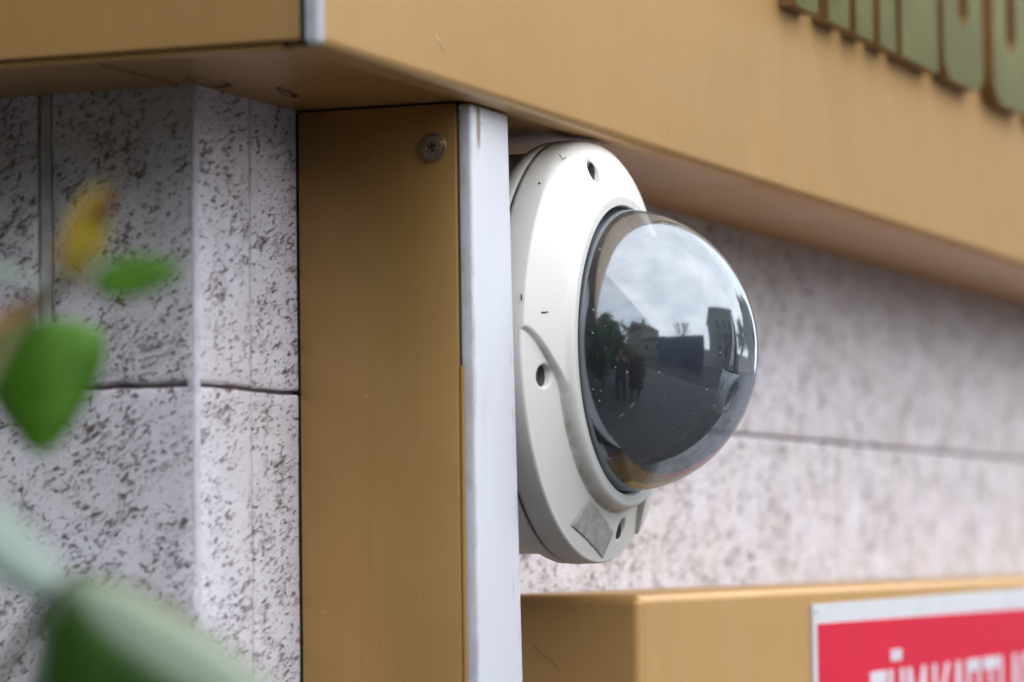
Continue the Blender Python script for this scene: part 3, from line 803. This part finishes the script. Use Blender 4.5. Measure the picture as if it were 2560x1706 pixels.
def building(name, label, lo, hi, wallc, roofc, gable, cols, rows, face):
    b = thing(name, label, 'building', loc=((lo[0] + hi[0]) / 2, (lo[1] + hi[1]) / 2, GROUND))
    WM = plain(name + '_render', wallc, .85, scale=1.5); GM = plain('window_glass', (.03, .035, .04), .1); FM = plain('window_frame', (.5, .5, .48), .5)
    box('wall', (lo[0], lo[1], GROUND - .13), (hi[0], hi[1], hi[2]), WM, b)
    RM = plain(name + '_roof', roofc, .8, scale=2)
    if gable:
        xm = (lo[0] + hi[0]) / 2; e = .3; bm = bmesh.new()
        P = [(lo[0] - e, hi[2] + .003), (xm, hi[2] + gable), (hi[0] + e, hi[2] + .003)]
        A = [bm.verts.new((x, lo[1] - e, z)) for x, z in P]; B = [bm.verts.new((x, hi[1] + e, z)) for x, z in P]
        bm.faces.new(A); bm.faces.new(B[::-1])
        for i in range(3): bm.faces.new((A[i], B[i], B[(i + 1) % 3], A[(i + 1) % 3]))
        rf = bm_obj('roof', bm, RM, b); box('chimney', (xm + 1, (lo[1] + hi[1]) / 2, hi[2] + gable * .4), (xm + 1.6, (lo[1] + hi[1]) / 2 + .6, hi[2] + gable + .7), RM, rf)
    else: box('roof', (lo[0] - .2, lo[1] - .2, hi[2] + .004), (hi[0] + .2, hi[1] + .2, hi[2] + .3), RM, b)
    for i in range(cols):
        for j in range(rows):
            x = lo[0] + (hi[0] - lo[0]) * (i + .5) / cols; z = GROUND + 1.0 + (hi[2] - GROUND - .6) * j / rows
            f = box('window', (x - .5, hi[1] + .004, z), (x + .5, hi[1] + .05, z + 1.35), FM, b)
            box('pane', (x - .42, hi[1] + .051, z + .08), (x + .42, hi[1] + .06, z + 1.27), GM, f)
    return b
building('gabled_house', 'beige gabled house across the road to the left', (-19.5, -16, 0), (-11.5, -9.6, 4.0), (.20, .18, .14), (.09, .06, .05), 2.6, 3, 2, 0)
building('flat_block', 'grey green flat-roofed block across the road to the right', (3.6, -17, 0), (10.5, -10.2, 4.3), (.20, .21, .18), (.07, .07, .07), 0, 4, 2, 0)
building('low_shed', 'low grey shed beside the blue hoarding', (-11.2, -12, 0), (-5.8, -9.4, 1.2), (.17, .18, .16), (.10, .10, .10), 0, 2, 1, 0)

# ------------------------------------------------------------------ the two people reflected in the dome
def person(label, pos, heading, top_c, leg_c, coat, arms):
    root = thing('person', label, 'person', loc=pos)
    P = Vector(pos); f = Vector((math.cos(heading), math.sin(heading), 0)); s = Vector((f.y, -f.x, 0)); u = Vector((0, 0, 1))
    pt = lambda r, fw, up: P + s * r + f * fw + u * up
    J = [pt(0, 0, .92), pt(0, .01, 1.12), pt(0, 0, 1.34), pt(0, 0, 1.46), pt(0, .02, 1.53), pt(0, .04, 1.61), pt(0, .035, 1.69)]
    rad = [.145, .135, .15, .065, .062, .085, .075]; E = [(i, i + 1) for i in range(6)]
    def chain(start, pts, rr):
        k = start
        for p, r in zip(pts, rr): J.append(p); rad.append(r); E.append((k, len(J) - 1)); k = len(J) - 1
    for sg in (-1, 1):
        chain(0, [pt(.10 * sg, 0, .84), pt(.11 * sg, .03, .47), pt(.115 * sg, 0, .09), pt(.125 * sg, .14, .035)], [.09, .062, .045, .036])
        if arms == 'camera': ap = [pt(.185 * sg, 0, 1.38), pt(.23 * sg, .12, 1.19), pt(.09 * sg, .36, 1.44), pt(.055 * sg, .41, 1.50)]
        else: ap = [pt(.185 * sg, 0, 1.38), pt(.235 * sg, -.01, 1.10), pt(.22 * sg, .08, .86), pt(.21 * sg, .10, .78)]
        chain(2, ap, [.062, .046, .034, .036])
    me = bpy.data.meshes.new('body'); me.from_pydata([tuple(p) for p in J], E, []); o = bpy.data.objects.new('body', me)
    link(o, root)
    md = o.modifiers.new('skin', 'SKIN')
    for i, sv in enumerate(me.skin_vertices[0].data): sv.radius = (rad[i], rad[i] * (.72 if i < 3 else 1)); sv.use_root = (i == 0)
    ss = o.modifiers.new('sub', 'SUBSURF'); ss.levels = 2; ss.render_levels = 2
    dg = bpy.context.evaluated_depsgraph_get(); m2 = bpy.data.meshes.new_from_object(o.evaluated_get(dg))
    o.modifiers.clear(); o.data = m2
    m2.materials.clear()
    for m in (plain('skin', (.42, .26, .19), .5), plain('top_cloth', top_c, .9), plain('leg_cloth', leg_c, .9), plain('hair', (.02, .016, .014), .6), plain('shoes', (.02, .02, .02), .5)): m2.materials.append(m)
    for p in m2.polygons:
        p.use_smooth = True; c = p.center - P; z = c.z; fw = c.dot(f); r = c.dot(s)
        i = 1
        if z < .09: i = 4
        elif z < .93 and abs(r) < .2: i = 2
        if z > 1.49 and abs(r) < .12 and fw < .2: i = 0
        if (z > 1.62 and fw < .10) or (z > 1.52 and fw < -.01): i = 3 if abs(r) < .12 else i
        if arms == 'camera' and fw > .37: i = 0
        if arms != 'camera' and abs(r) > .17 and z < .84 and z > .7: i = 0
        p.material_index = i
    if coat:
        prof = [(.19, 1.40), (.215, 1.25), (.19, 1.06), (.22, .80), (.25, .50)]; V = []; F = []; n = 28
        for r, z in prof:
            for k in range(n): a = 2 * math.pi * k / n; V.append(pt(r * math.cos(a) * 1.05, r * .72 * math.sin(a), z) )
        for i in range(len(prof) - 1):
            for k in range(n): F.append((i * n + k, i * n + (k + 1) % n, (i + 1) * n + (k + 1) % n, (i + 1) * n + k))
        c = mesh_obj('coat', V, F, plain('maroon_coat', coat, .9), root, True); c.modifiers.new('s', 'SOLIDIFY').thickness = .01
    return root
camaz = math.atan2(.4188, 1.1893)
person('person in dark jacket and navy trousers standing with raised hands', (-1.72, -.62, GROUND), camaz, (.025, .028, .03), (.015, .025, .06), None, 'camera')
person('person in a long maroon coat standing beside the photographer', (-1.62, -1.12, GROUND), camaz + .25, (.045, .012, .014), (.02, .02, .03), (.045, .012, .014), 'down')
